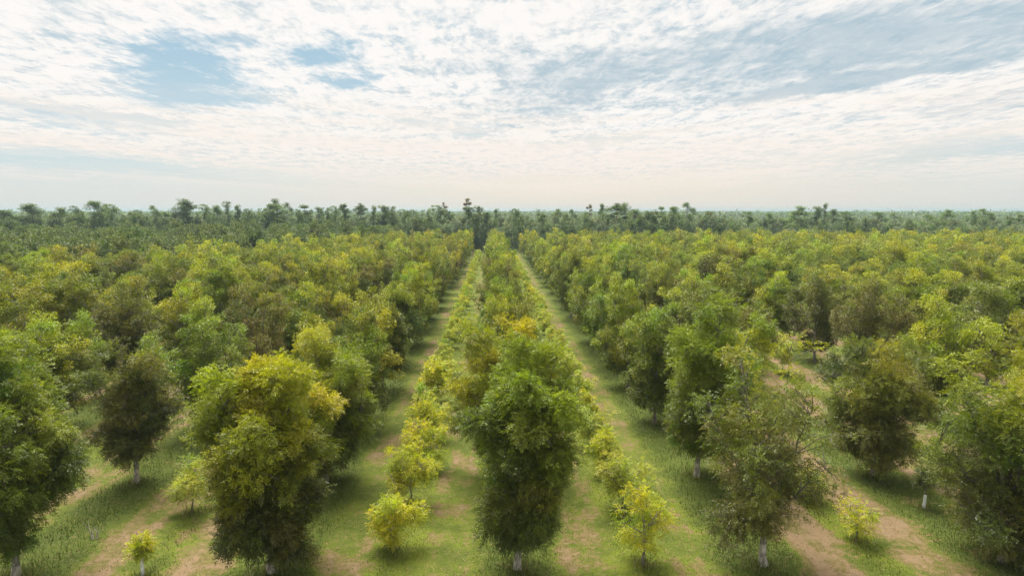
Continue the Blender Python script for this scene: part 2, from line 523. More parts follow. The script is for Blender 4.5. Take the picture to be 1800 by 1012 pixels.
# near trees: (row, place) : height, crown radius, tone, leaf count factor, lean, options, label
NEAR = {
    (0, 0): (12.3, 2.65, 'vivid', 1.2, (0.9, 0.2), dict(zb=1.9, lobes=28, mark=(0.5, 0.5, 0.25, 4.0), prof=0.5, peak=0.68),
             'tall dense pecan tree heading the middle row, bright green right shoulder over dark skirt'),
    (0, 1): (11.3, 3.8, 'gold', 1.1, (-0.6, 0), {}, 'golden leaved pecan tree showing directly behind the front tree of the middle row'),
    (0, 2): (12.2, 3.7, 'lime', 1.0, (0.2, 0), {}, 'rounded yellow green pecan tree, third from the front in the middle row'),
    (0, 3): (11.3, 3.6, 'gold', 1.0, (0, 0), {}, 'yellowing pecan tree, fourth from the front in the middle row'),
    (-1, 0): (11.6, 3.5, 'gold', 1.2, (0.2, 0), dict(zb=1.8, lobes=30, mark=(0.3, 0.9, 0.40, 6.6), prof=0.48, vbias=0.5),
              'bushy pecan tree with gold top and dark skirt, heading the first row left of middle'),
    (-1, 1): (10.6, 3.7, 'lime', 1.0, (0.2, 0), dict(mark=(0.0, 1.0, 0.3, 6.0)), 'yellow topped pecan tree half hidden behind the gold topped front tree on the left'),
    (-1, 2): (12.2, 4.9, 'gold', 1.1, (-0.8, 0), dict(zb=1.3, lobes=24), 'broad yellow pecan tree bordering the left grass aisle, third from the front'),
    (-1, 3): (11.2, 3.6, 'olive', 1.1, (0.3, 0), {}, 'dark olive pecan tree with yellow tips, fourth along the left grass aisle'),
    (-1, 4): (11.0, 3.6, 'green', 1.0, (0.6, 0), {}, 'clean green pecan tree, fifth from the front beside the left grass aisle'),
    (-2, 0): (12.7, 4.0, 'green', 1.1, (0.3, 0), dict(zb=2.7, fork=2.4, lobes=28, vbias=0.55),
              'wide green pecan tree cut by the left edge, pale trunk at bottom corner'),
    (-2, 1): (10.7, 3.0, 'dark', 0.6, (0.2, 0), dict(gap=0.22, zb=1.9), 'sparse dull dark pecan tree with bare trunk, beside the wide tree at left edge'),
    (-2, 2): (11.6, 5.0, 'vivid', 1.25, (0.2, -1.5), dict(zb=1.7, lobes=24), 'fresh green pecan tree rising behind and left of the gold topped front tree'),
    (-2, 3): (12.6, 4.1, 'brown', 0.7, (0.3, 0), dict(gap=0.2, zb=2.2, lobes=22, fork=1.4), 'brownish thin pecan tree with fanned bare limbs, fourth in second row left of middle'),
    (-3, 1): (11.0, 3.2, 'olive', 0.9, (0, 0), {}, 'olive pecan tree, second from the front, third row left of the middle'),
    (-3, 2): (10.6, 4.0, 'lime', 0.95, (0, 0), {}, 'yellow green pecan tree behind the wide tree cut by the left edge'),
    (-3, 3): (11.6, 4.0, 'dark', 1.0, (0, 0), {}, 'dense dark green pecan tree, fourth in the third row left of middle'),
    (1, 0): (12.0, 3.8, 'olive', 0.42, (0.1, 0), dict(gap=0.28, zb=2.3, lobes=26, fork=2.0, mark=(0.3, 0.6, 0.25, 5.5), nlimb=7),
             'thin airy olive pecan tree with limbs showing, heading the first row right of middle'),
    (1, 1): (12.7, 4.0, 'vivid', 1.15, (1.3, 0), dict(lobes=26, vbias=0.5), 'tall vivid green pecan tree behind the airy olive front tree'),
    (1, 2): (10.6, 4.0, 'green', 1.05, (0.1, 0), dict(zb=1.8), 'green pecan tree with forked dark trunk, third along the right grass aisle'),
    (1, 3): (11.1, 4.0, 'lime', 1.0, (-0.2, 0), {}, 'yellowish green pecan tree, fourth along the right grass aisle'),
    (2, 0): (11.0, 4.1, 'olive', 0.75, (-1.0, 0), dict(lobes=28, gap=0.12, zb=1.0, fork=1.5, mark=(0, 1.0, 0.25, 5.0)),
             'large dull olive pecan tree with open limbs in the bottom right corner'),
    (2, 1): (10.0, 3.5, 'olive', 0.8, (0.4, 0), dict(gap=0.1, zb=1.5), 'grey green pecan tree on short dark trunk behind the bottom right corner tree'),
    (2, 3): (9.8, 2.6, 'brown', 0.6, (0.3, 0), dict(gap=0.25), 'thin rusty brown pecan tree behind the tall vivid green one right of the aisle'),
    (3, 1): (11.8, 4.0, 'gold', 0.9, (-0.4, 0), {}, 'yellow pecan tree cut by the right edge of the photo above the corner tree'),
    (3, 2): (11.6, 4.0, 'lime', 0.8, (0.2, 0), dict(mark=(0, 1, 0.25, 5.0)), 'yellow topped pecan tree with brown lower limbs, third row right of middle'),
    (3, 3): (11.8, 4.2, 'brown', 0.85, (0, 0), {}, 'dull brown green pecan tree, fourth in the third row right of middle'),
    (3, 4): (11.6, 4.1, 'dark', 0.9, (0, 0), {}, 'dark pecan tree with near black lower limbs, third row right of middle'),
}
ABSENT = {(2, 2)}


def exists(j, k):
    X, Y = X0 + SX * j, Y0 + SY * k
    if (j, k) in ABSENT or abs(X) > 0.80 * Y + 6 or k > 22:
        return False
    if X < -45 and Y > 237 + (X + 53) * 2.3:
        return False
    return True


def place_tree(label, loc, crown, trunk, limbs, rz=0.0, sc=(1, 1, 1), tint=(1, 1, 1), group=ORCHARD, name='pecan_tree', cat='tree'):
    t = thing(name, label, cat, loc, rz, sc, group)
    c = link('crown', crown, t)
    c.color = (*tint, 1)
    w = link('trunk', trunk, t)
    for l in limbs:
        link('limb', l, w)
    return t


used_labels = {}


def uniq(label):
    used_labels[label] = used_labels.get(label, 0) + 1
    return label


# --- near individuals
for n_, ((j, k), (h, R, tone, dens, lean, opt, label)) in enumerate(NEAR.items()):
    X, Y = X0 + SX * j + random.uniform(-.15, .15), Y0 + SY * k
    comp = k <= 1
    kw = dict(h=h, R=R, tone=tone, lean=lean, compound=comp, zb=1.9, lobes=24, vbias=0.46)
    if comp:
        kw.update(per=15, n=max(8, int(32 * dens)), leaf=(0.145, 0.053), clump=0.46)
    else:
        kw.update(per=13, n=max(20, int(84 * dens)), leaf=(0.22, 0.085), clump=0.5)
    kw.update(opt)
    cr, tk, lb = build_tree(100 + n_, **kw)
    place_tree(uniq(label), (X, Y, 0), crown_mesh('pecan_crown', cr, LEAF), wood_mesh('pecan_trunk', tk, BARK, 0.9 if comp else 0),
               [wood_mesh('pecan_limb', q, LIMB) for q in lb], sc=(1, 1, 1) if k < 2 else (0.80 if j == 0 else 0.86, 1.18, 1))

# --- the shared kinds further back
MID, FAR = [], []
TN = ['lime', 'green', 'olive', 'gold', 'brown', 'dark']
WT = [0.46, 0.18, 0.20, 0.11, 0.03, 0.02]
for i, tone in enumerate(['lime', 'lime', 'lime', 'green', 'green', 'olive', 'olive', 'gold', 'gold', 'brown', 'dark']):
    zb = random.uniform(1.2, 2.0)
    thin = tone == 'brown'
    cr, tk, lb = build_tree(300 + i, h=11, R=random.uniform(4.3, 4.9), zb=zb, lobes=26, per=12, n=74 if not thin else 46, leaf=(0.25, 0.105), clump=0.55,
                            tone=tone, lean=(random.uniform(-.5, .5), random.uniform(-.5, .5)), gap=0.05 if not thin else 0.2, vbias=0.5)
    MID.append((tone, crown_mesh('pecan_crown', cr, LEAF), wood_mesh('pecan_trunk', join([tk] + lb), BARK), cr, join([tk] + lb)))
    cr, tk, lb = build_tree(400 + i, h=11, R=random.uniform(4.4, 5.0), zb=zb, lobes=20, per=9, n=26 if not thin else 18, leaf=(0.44, 0.20), clump=0.65,
                            tone=tone, lean=(random.uniform(-.4, .4), random.uniform(-.4, .4)), fine=False, vbias=0.5)
    FAR.append((tone, crown_mesh('pecan_crown', cr, LEAF), wood_mesh('pecan_trunk', join([tk] + lb), BARK), cr, join([tk] + lb)))

LOOK = {'lime': ['yellow green', 'light yellow green', 'lime coloured'], 'green': ['mid green', 'fresh green', 'plain green'], 'olive': ['olive', 'dull olive', 'soft olive green'],
        'gold': ['golden', 'yellowing', 'gold tipped'], 'brown': ['brownish', 'thin brown'], 'dark': ['dark green', 'dark dull']}
cells = [(j, k) for k in range(0, 23) for j in range(-22, 23) if exists(j, k) and (j, k) not in NEAR]
HX, CELL = 0.86, []
HIDDEN = {(0, 15), (-1, 16), (4, 16), (7, 16), (9, 16), (13, 16), (14, 16), (0, 17), (7, 17), (8, 17), (11, 17), (15, 17), (-2, 18), (-1, 18), (2, 18), (5, 18), (8, 18),
          (15, 18), (-3, 19), (4, 19), (5, 19), (6, 19), (9, 19), (11, 19), (14, 19), (0, 20), (2, 20), (5, 20), (10, 20), (11, 20), (17, 20), (-3, 21), (1, 21), (3, 21), (5, 21),
          (6, 21), (9, 21), (10, 21), (11, 21), (12, 21), (13, 21), (14, 21), (16, 21), (18, 21), (-3, 22), (1, 22), (3, 22), (5, 22), (7, 22), (10, 22), (12, 22), (13, 22),
          (14, 22), (15, 22), (16, 22), (17, 22)}          # far crowns of which least shows: they make up the far mass
cells.sort(key=lambda c: (c in HIDDEN, Y0 + SY * c[1]))
rest = []
for i, (j, k) in enumerate(cells):
    rr = random.Random(j * 131 + k * 17 + 5)
    X, Y = X0 + SX * j + rr.uniform(-.5, .5), Y0 + SY * k + rr.uniform(-.6, .6)
    lib = MID if Y < 150 else FAR
    w = list(WT)
    if j == -1 and k > 4:
        w = [0.25, 0.1, 0.25, 0.3, 0.1, 0.0]
    if j == 1 or j == 2:
        w = [0.45, 0.35, 0.15, 0.05, 0.0, 0.0]
    if j <= -4:
        w = [0.40, 0.14, 0.24, 0.17, 0.04, 0.01]
    tone = rr.choices(TN, w)[0]
    if (j, k) == (-4, 3):
        tone = 'gold'
    if (j, k) == (-4, 4):
        tone = 'lime'
    ks = [q for q in lib if q[0] == tone]
    q = rr.choice(ks)
    hs = rr.uniform(0.90, 1.13) * (1.0 if k < 18 else 0.95)
    ws = hs * rr.uniform(0.93, 1.10)
    rz = rr.choice([0, pi]) + rr.gauss(0, 0.2)       # hedged crowns: narrower across the row than along it
    br = rr.uniform(0.88, 1.14)
    tint = (br * rr.uniform(0.93, 1.09), br, br * rr.uniform(0.85, 1.2))
    if (j, k) not in HIDDEN:
        front = sum(1 for kk in range(0, k + 1) if exists(j, kk))
        size = 'tall ' if hs > 1.07 else ('low ' if hs < 0.94 else ('broad ' if ws / hs > 1.06 else ''))
        label = '%s%s pecan tree, %s from the front, %s' % (size, LOOK[tone][rr.randrange(len(LOOK[tone]))], NTH[front - 1], row_name(j))
        place_tree(uniq(label), (X, Y, 0), q[1], q[2], [], rz, (ws * HX * (0.80 if abs(j) <= 1 else 1.0), ws * 1.27, hs), tint)
        CELL.append((j, k))
    else:
        rest.append((X, Y, rz, ws, hs, tint, q))


def xform(v, X, Y, rz, ws, hs, hx=1.0):
    c, s = cos(rz), sin(rz)
    vx, vy = v[:, 0] * hx, v[:, 1]
    return np.stack([(vx * c - vy * s) * ws + X, (vx * s + vy * c) * ws + Y, v[:, 2] * hs], 1)


if rest:
    parts = []
    for X, Y, rz, ws, hs, tint, q in rest:
        parts.append((xform(q[3][0], X, Y, rz, ws, hs, HX), q[3][1], q[3][2] * np.array(tint), 0))
        parts.append((xform(q[4][0], X, Y, rz, ws, hs, HX), q[4][1], (1, 1, 1), 1))
    o = link('far_orchard_canopy', mesh_from('far_orchard_canopy', parts, [LEAF, BARK]))
    o['kind'] = 'stuff'
    o['label'] = 'mass of small yellow green pecan crowns at the far end of the orchard'
    o['category'] = 'orchard canopy'

# --- young trees between the rows
YG = 'young pecan trees between the rows'


def young(seed, h, R, tone='young', dens=1.0, near=True, zb=None, gap=0.0):
    kw = dict(h=h, R=R, zb=h * 0.27 if zb is None else zb, lobes=14, per=7, tone=tone, trunk=0.045 * h / 3.5, fork=h * 0.28, nlimb=4, limb_r=0.028 * h / 3.5,
              clump=0.27, peak=0.6, vbias=0.35, gap=gap)
    if near:
        kw.update(compound=True, n=max(4, int(11 * dens)), leaf=(0.12, 0.044))
    else:
        kw.update(compound=False, n=max(8, int(24 * dens)), leaf=(0.24, 0.10))
    return build_tree(seed, **kw)


def xh(j):
    return X0 + SX * (j + 0.5)


NEARYOUNG = [   # X, Y, height, radius, tone, density, label
    (-5.4, 36.0, 3.1, 1.5, 'young', 1.0, 'bright yellow green young pecan bush, nearest in the left grass aisle'),
    (-5.2, 41.6, 4.0, 1.75, 'young', 1.0, 'golden yellow young pecan on a thin dark stem, second in the left grass aisle'),
    (-5.2, 48.0, 3.5, 1.9, 'young', 1.0, 'wide yellow young pecan, third in the left grass aisle'),
    (-5.0, 54.2, 3.4, 1.9, 'young', 0.85, 'soft yellow young pecan with flat top, fourth in the left grass aisle'),
    (7.9, 33.9, 4.5, 1.6, 'young', 0.8, 'tall slim yellow green young pecan, nearest in the right grass aisle'),
    (8.0, 40.3, 3.9, 1.7, 'pale', 0.9, 'pale green young pecan, second in the right grass aisle'),
    (7.7, 46.2, 3.4, 1.3, 'young', 0.7, 'small yellowish young pecan on thin stems, third in the right grass aisle'),
    (7.6, 52.0, 3.6, 1.5, 'pale', 0.7, 'pale thin young pecan, fourth in the right grass aisle'),
    (-18.6, 41.0, 3.5, 1.6, 'pale', 0.8, 'loose yellow green young pecan left of the gold topped front tree'),
    (20.5, 36.2, 2.5, 1.2, 'young', 0.4, 'sparse yellow sapling in the green strip between bare bands at lower right'),
    (20.4, 41.6, 2.0, 0.9, 'pale', 0.4, 'wispy pale sapling behind the sparse yellow one at lower right'),
    (33.6, 65.0, 5.6, 2.0, 'grey', 0.9, 'grey green half grown pecan behind the bare tan patch on the right'),
    (33.0, 75.5, 4.7, 2.2, 'pale', 1.0, 'pale green half grown pecan above the airy olive front tree'),
    (-17.9, 33.5, 2.2, 0.5, 'young', 0.3, 'tiny yellow sapling rising from the white tube at lower left'),
    (27.0, 40.3, 2.5, 0.7, 'grey', 0.3, 'thin grey green sapling in the white tube beside the bottom right corner tree'),
    (26.9, 52.0, 2.7, 0.8, 'grey', 0.4, 'small green sapling in the white tube on the bright grass at right'),
]
for i, (X, Y, h, R, tone, dens, label) in enumerate(NEARYOUNG):
    tubed = i >= 13
    cr, tk, lb = young(500 + i, h, R, tone, dens, Y < 60, zb=h * 0.62 if tubed else None, gap=0.25 if dens < 0.6 else 0.05)
    place_tree(uniq(label), (X, Y, 0), crown_mesh('young_crown', cr, YLEAF), wood_mesh('young_trunk', join([tk] + lb), BARK), [], group=YG, name='young_pecan_tree', cat='young tree')

YV = []
for i in range(5):
    cr, tk, lb = young(540 + i, 3.5, 1.75, 'young' if i == 2 else 'pale', 0.9, False)
    YV.append((crown_mesh('young_crown', cr, YLEAF), wood_mesh('young_trunk', join([tk] + lb), BARK)))
for j, aisle in ((-1, 'left'), (0, 'right')):
    Y = 60.2 if j == -1 else 58.0
    c = 5
    while Y < 292:
        q = random.choice(YV)
        s = random.uniform(0.8, 1.1) if j == -1 else random.uniform(0.8, 1.05)
        s *= 1.0 if Y < 75 else 0.78
        look = 'wide pale' if s > 1.05 else ('small pale' if s < 0.8 else 'pale yellow')
        b = random.uniform(0.95, 1.18)
        place_tree(uniq('%s young pecan, %s from the front along the %s grass aisle' % (look, NTH[c - 1] if c <= 24 else 'number %d' % c, aisle)),
                   (xh(j) + (-0.7 if j == -1 else 0.5) + random.uniform(-.4, .4), Y, 0), q[0], q[1], [], random.uniform(0, 6), (s * 0.95, s * 1.05, s), (b, b, b), YG, 'young_pecan_tree', 'young tree')
        Y += random.uniform(4.6, 6.0) if Y < 150 else random.uniform(6, 9)
        c += 1
NYX = [(-2, 47), (-2, 53.5), (-2, 66), (1, 53), (1, 59), (1, 66), (-3, 60), (-3, 72), (2, 58), (2, 84)]
for i, (j, Y) in enumerate(NYX):
    q = YV[i % 5]
    s = random.uniform(0.7, 1.05)
    side = 'left' if j < 0 else 'right'
    place_tree(uniq('%s young pecan among taller trees, %s behind %s' % (['low pale', 'slim pale', 'yellowish', 'small loose', 'wispy'][i % 5], NTH[i], row_name(j))),
               (xh(j) + random.uniform(-.4, .4), Y, 0), q[0], q[1], [], i, (s, s, s), (0.9, 0.9, 0.9), YG, 'young_pecan_tree', 'young tree')

# --- white tree tubes
for X, Y, hh, rz, lab in ((-17.9, 33.5, 0.95, 0.03, 'white plastic tree tube standing alone at lower left, a tiny sapling in it'),
                          (27.0, 40.3, 0.85, 0.05, 'white plastic tree tube beside the bottom right corner tree'),
                          (26.9, 52.0, 0.85, 0.0, 'white plastic tree tube on the bright grass right of the airy olive tree')):
    v1, f1 = tube([(0, 0, 0), (0, 0, hh * 0.5), (0.0, 0, hh)], [0.092, 0.088, 0.088], 14)
    v2, f2 = tube([(0, 0, hh), (0, 0, hh + 0.004), (0, 0, hh - 0.3)], [0.088, 0.078, 0.072], 14)
    v3, f3 = tube([(0, 0, 0.3), (0, 0, 0.315), (0, 0, 0.33)], [0.09, 0.094, 0.09], 14)
    V, Fq = join([(v1, f1), (v2, f2), (v3, f3)])
    o = link('tree_tube', mesh_from('tree_tube', [(V, Fq, (1, 1, 1), 0)], [PLASTIC]), None, (X, Y, 0))
    o.rotation_euler = (rz, 0.02, 0)
    o['label'] = lab
    o['category'] = 'tree tube'
    o['group'] = 'white tree tubes'

# fallen pale twigs in the strip at lower left
bt = []
for i in range(9):
    a = random.uniform(0.3, 2.6)
    L = random.uniform(0.9, 2.0)
    p = np.array([random.uniform(-.25, .25), random.uniform(-.2, .2), 0.05])
    q = p + np.array([cos(a) * L * .6, sin(a) * L * 0.3, L * random.uniform(.35, .7)])
    bt.append(tube([p, (p + q) / 2 + np.array([0, 0, .08]), q], [0.022, 0.016, 0.006], 5))
V, Fq = join(bt)
o = link('dead_branch', mesh_from('dead_branch', [(V, Fq, (1.6, 1.6, 1.5), 0)], [BARK]), None, (-22.7, 37.6, 0))
o['label'] = 'pale bare dead branch lying in the weeds beside the wide tree at the left edge'
o['category'] = 'branch'

# ------------------------------------------------------------------ the dark grove on the left
GROVE = 'dark broad trees left of the orchard'
DK = []
for i in range(5):
    cr, tk, lb = build_tree(600 + i, h=12.5, R=6.0, zb=1.8, lobes=30, per=10, n=30, leaf=(0.55, 0.27), clump=0.85, tone='grove',
                            trunk=0.3, fork=2.2, limb_r=0.15, fine=False, prof=0.5, peak=0.5)
    DK.append((crown_mesh('grove_crown', cr, WOODLEAF), wood_mesh('grove_trunk', join([tk] + lb), PINEBARK)))
GL = ['dark green broad tree', 'deep green rounded tree', 'blue green spreading tree', 'dense dark tree', 'dull green domed tree']
grove = []
for j in range(-26, -3):
    X = X0 + SX * j
    k = 0
    for m in range(0, 26):
        Y = Y0 + SY * m + 4
        if X > -46 or Y > 335 or abs(X) > 0.82 * Y + 5 or Y < 237 + (X + 53) * 2.3 + 12:
            continue
        k += 1
        grove.append((j, k, X + random.uniform(-2, 2), Y + random.uniform(-2.5, 2.5)))
for i, (j, k, X, Y) in enumerate(grove):
    q = random.choice(DK)
    s = random.uniform(0.82, 1.12)
    b = random.uniform(0.85, 1.25)
    lab = '%s, %s behind the orchard edge, %s' % (random.choice(GL), NTH[k - 1], row_name(j))
    place_tree(uniq(lab), (X, Y, 0), q[0], q[1], [], random.uniform(0, 6), (s, s, s * random.uniform(0.85, 1.1)), (b, b, b * 0.9), GROVE, 'grove_tree', 'tree')

# ------------------------------------------------------------------ the wood beyond
def pine(seed, h=25, bare=0.5, R=4.5, tone='wood', n=26, flat=0.7, lobes=12, sparse=0.0, low=0.0):
    """tall bare stem with an irregular cloudy top."""
    r = np.random.default_rng(seed)
    low_ = r.random(lobes) < low
    u = np.where(low_, 0.12 + (bare - 0.1) * r.random(lobes), bare + (1 - bare) * r.random(lobes))
    w = np.where(low_, 0.22 + 0.5 * r.random(lobes), (u - bare) / (1 - bare))
    er = R * np.clip(np.sin(pi * (0.18 + 0.8 * w)), 0.1, 1) * r.random(lobes) ** 0.5 * 0.75
    az = r.random(lobes) * 6.28
    bend = r.normal(size=2) * 0.03 * h
    ax = np.stack([bend[0] * u ** 2, bend[1] * u ** 2], 1)
    lc = np.stack([np.cos(az) * er + ax[:, 0], np.sin(az) * er + ax[:, 1], u * h * 0.96], 1)
    rl = R * 0.27 * (0.6 + 0.8 * r.random(lobes))
    K = lobes * 8
    li = np.repeat(np.arange(lobes), 8)
    d = unit(r.normal(size=(K, 3)))
    cc = lc[li] + d * (rl[li] * (0.3 + 0.7 * r.random(K)))[:, None] * np.array([1, 1, flat])
    keep = r.random(K) > sparse
    cc, li, d = cc[keep], li[keep], d[keep]
    tv = np.clip(r.random(lobes)[li] * 0.7 + 0.3 * r.random(len(cc)), 0, 1)
    cr = leaflets(cc, np.full(len(cc), 0.5 * R / 4.5 + 0.2), int(n * 1.4), 0.40, 0.19, tv, tone, r, False, d, 0.1, flat)
    s = np.linspace(0, 1, 7)
    tr = tube(np.stack([bend[0] * s ** 2, bend[1] * s ** 2, s * h * 0.95], 1), 0.26 * (1 - 0.8 * s) * h / 25, 7)
    br = [tr]
    for c, uu in zip(lc, u):
        p0 = np.array([bend[0] * uu ** 2, bend[1] * uu ** 2, uu * h * 0.96 - er.max() * 0.25])
        br.append(tube([p0, (p0 + c) / 2 + np.array([0, 0, 0.2]), c], [0.09, 0.07, 0.03], 4))
    return cr, join(br)


def column(seed, h=20, R=2.6, tone='wooddark', zb=0.6, ragged=0.5, n=24, lobes=26):
    """a stem wrapped in vines: narrow, ragged and leafy to the ground."""
    r = np.random.default_rng(seed)
    u = np.linspace(0.02, 0.97, lobes)
    w = R * (0.55 + ragged * r.random(lobes)) * (1.05 - 0.55 * u)
    az = r.random(lobes) * 6.28
    lc = np.stack([np.cos(az) * w * 0.5, np.sin(az) * w * 0.5, zb + u * (h - zb)], 1)
    li = np.repeat(np.arange(lobes), 7)
    d = unit(r.normal(size=(len(li), 3)))
    cc = lc[li] + d * (w[li] * 0.55)[:, None]
    cc[:, 2] = np.clip(cc[:, 2], 0.5, h)
    tv = np.clip(r.random(lobes)[li] * 0.7 + 0.3 * r.random(len(cc)), 0, 1)
    cr = leaflets(cc, np.full(len(cc), 0.6), int(n * 1.5), 0.42, 0.20, tv, tone, r, False, d, 0.2, 0.9)
    tr = tube([(0, 0, 0), (0.1, 0, h * 0.5), (0, 0.1, h * 0.97)], [0.28, 0.2, 0.05], 7)
    return cr, tr


def slim(seed, h=17, R=3.0, tone='woodgrey', zb=4.0, n=22):
    cr, tk, lb = build_tree(seed, h=h, R=R, zb=zb, lobes=18, per=10, n=int(n * 1.5), leaf=(0.42, 0.20), clump=0.6, tone=tone, trunk=0.16, fork=zb * 0.9, nlimb=4,
                            limb_r=0.11, fine=False, prof=0.5, peak=0.45, gap=0.12)
    return cr, join([tk] + lb)


def as_meshes(p, nm):
    return crown_mesh(nm + '_crown', p[0], WOODLEAF), wood_mesh(nm + '_trunk', p[1], PINEBARK)


WOOD = {
    'round': [as_meshes(pine(700 + i, 25, 0.22, 5.6, 'wood', 28, 0.95, 40), 'wood') for i in range(4)],
    'pine': [as_meshes(pine(710 + i, 25, 0.45, 4.4, 'wood', 26, 0.85, 46, 0.0, 0.5), 'wood') for i in range(4)],
    'umbrella': [as_meshes(pine(720 + i, 25, 0.74, 4.2, 'wood', 22, 0.6, 34, 0.0, 0.6), 'wood') for i in range(3)],
    'sparse': [as_meshes(pine(730 + i, 25, 0.5, 5.2, 'wood', 20, 0.75, 44, 0.25, 0.5), 'wood') for i in range(3)],
    'tuft': [as_meshes(pine(740 + i, 25, 0.74, 1.9, 'woodbrown', 14, 0.9, 18, 0.2, 0.5), 'wood') for i in range(3)],
    'vine': [as_meshes(column(750 + i, 25, 3.0), 'wood') for i in range(4)],
    'dense': [as_meshes(column(760 + i, 25, 6.2, 'wood', 0.6, 0.6, 34, 34), 'wood') for i in range(3)],
    'spire': [as_meshes(column(770 + i, 25, 2.2, 'wood', 0.6, 0.9, 20, 22), 'wood') for i in range(3)],
}
FILL = {
    'grey': [as_meshes(slim(780 + i, 17, 4.2, 'woodgrey', 3.0), 'wood') for i in range(4)],
    'green': [as_meshes(slim(785 + i, 17, 4.6, 'wood', 2.0, 28), 'wood') for i in range(4)],
    'dark': [as_meshes(column(790 + i, 17, 4.4, 'wooddark', 0.6, 0.9), 'wood') for i in range(3)],
}
WG = 'tall trees standing out of the wood beyond the orchard'
KIND = {'round': ('broadleaf_tree', 'full rounded tall tree'), 'pine': ('pine_tree', 'tall pine with bare stem'), 'umbrella': ('pine_tree', 'flat topped umbrella pine'),
        'sparse': ('pine_tree', 'tall open branched pine'), 'tuft': ('dead_tree', 'thin brown tufted stem'), 'vine': ('vine_covered_tree', 'narrow dark stem wrapped in vines'),
        'dense': ('broadleaf_tree', 'dense conical green tree'), 'spire': ('vine_covered_tree', 'ragged thin green spire')}
EMERGENT = [   # photo x, photo y of the top, width in photo pixels, kind, distance
    (4, 368, 40, 'round', 330), (58, 356, 42, 'round', 345), (100, 363, 36, 'round', 330), (133, 361, 24, 'dense', 350), (163, 352, 34, 'round', 350), (183, 357, 22, 'sparse', 362), (199, 358, 30, 'dense', 340),
    (243, 368, 22, 'dense', 360), (266, 360, 20, 'sparse', 370), (275, 366, 22, 'dense', 352), (290, 370, 12, 'spire', 350), (329, 348, 36, 'round', 345), (362, 358, 26, 'dense', 360), (383, 359, 22, 'round', 370),
    (399, 353, 14, 'spire', 352), (417, 358, 16, 'spire', 358), (437, 366, 24, 'dense', 345), (464, 365, 20, 'dense', 356), (478, 348, 28, 'round', 345), (486, 357, 46, 'dense', 340), (503, 355, 20, 'sparse', 352), (538, 359, 26, 'umbrella', 360), (560, 362, 12, 'spire', 370),
    (575, 364, 26, 'dense', 350), (590, 361, 22, 'dense', 335), (605, 357, 16, 'umbrella', 355), (633, 356, 18, 'umbrella', 350), (656, 360, 10, 'vine', 330), (674, 359, 18, 'spire', 350), (689, 362, 24, 'dense', 360),
    (712, 367, 26, 'dense', 330), (727, 368, 20, 'dense', 390), (752, 368, 24, 'dense', 335), (774, 360, 40, 'dense', 345), (781, 355, 10, 'tuft', 350), (817, 348, 14, 'tuft', 345), (824, 362, 24, 'vine', 338), (841, 360, 14, 'spire', 335), (856, 372, 20, 'vine', 330),
    (872, 365, 14, 'spire', 350), (906, 366, 20, 'dense', 360), (926, 378, 24, 'dense', 345), (950, 374, 20, 'round', 352), (980, 366, 18, 'sparse', 350), (1004, 367, 18, 'sparse', 335), (1035, 358, 9, 'tuft', 345), (1059, 357, 14, 'vine', 350), (1083, 356, 34, 'umbrella', 340),
    (1101, 355, 26, 'sparse', 345), (1117, 366, 32, 'round', 350), (1140, 370, 16, 'vine', 338), (1165, 362, 18, 'umbrella', 380), (1182, 362, 24, 'round', 370), (1206, 355, 28, 'sparse', 350), (1242, 370, 30, 'round', 340), (1260, 383, 14, 'vine', 330), (1316, 371, 24, 'dense', 345),
    (1378, 384, 16, 'vine', 335), (1401, 361, 40, 'round', 345), (1437, 361, 18, 'vine', 345), (1451, 355, 12, 'spire', 343), (1466, 366, 20, 'round', 420), (1487, 371, 36, 'dense', 345), (1520, 385, 12, 'vine', 335), (1540, 372, 30, 'round', 470), (1630, 376, 32, 'sparse', 400), (1663, 367, 30, 'round', 390),
    (1712, 370, 26, 'dense', 350), (1728, 366, 30, 'sparse', 420), (1745, 374, 22, 'dense', 345), (1790, 375, 26, 'round', 350), (1570, 374, 24, 'sparse', 460), (1350, 374, 20, 'round', 420),
]
for i, (px, py, wpx, kind, D) in enumerate(EMERGENT):
    X, top = at(px, py, D)
    wid = wpx * D / F * 1.25
    q = WOOD[kind][i % len(WOOD[kind])]
    co = np.empty(len(q[0].vertices) * 3, np.float32)
    q[0].vertices.foreach_get('co', co)
    co = co.reshape(-1, 3)
    w0 = np.percentile(co[:, 0], 98.5) - np.percentile(co[:, 0], 1.5)
    h0 = co[:, 2].max()
    j = round((X / D * 300 - X0) / SX)
    nm, lk = KIND[kind]
    side = 'middle of the view' if abs(px - 866) < 60 else None
    lab = '%s%s %s' % ('' if py < 366 else 'lower ', lk, ('rising behind the ' + row_name(j)) if j > -4 else 'behind the dark grove, %s on the skyline from left' % NTH[i])
    c = (1, 1, 1)
    place_tree(uniq(lab), (X, D, 0), q[0], q[1], [], 0, (wid / w0, wid / w0, top / h0), tuple(np.array((1, 1, 1)) * random.uniform(0.9, 1.4)), WG, nm, 'tree')

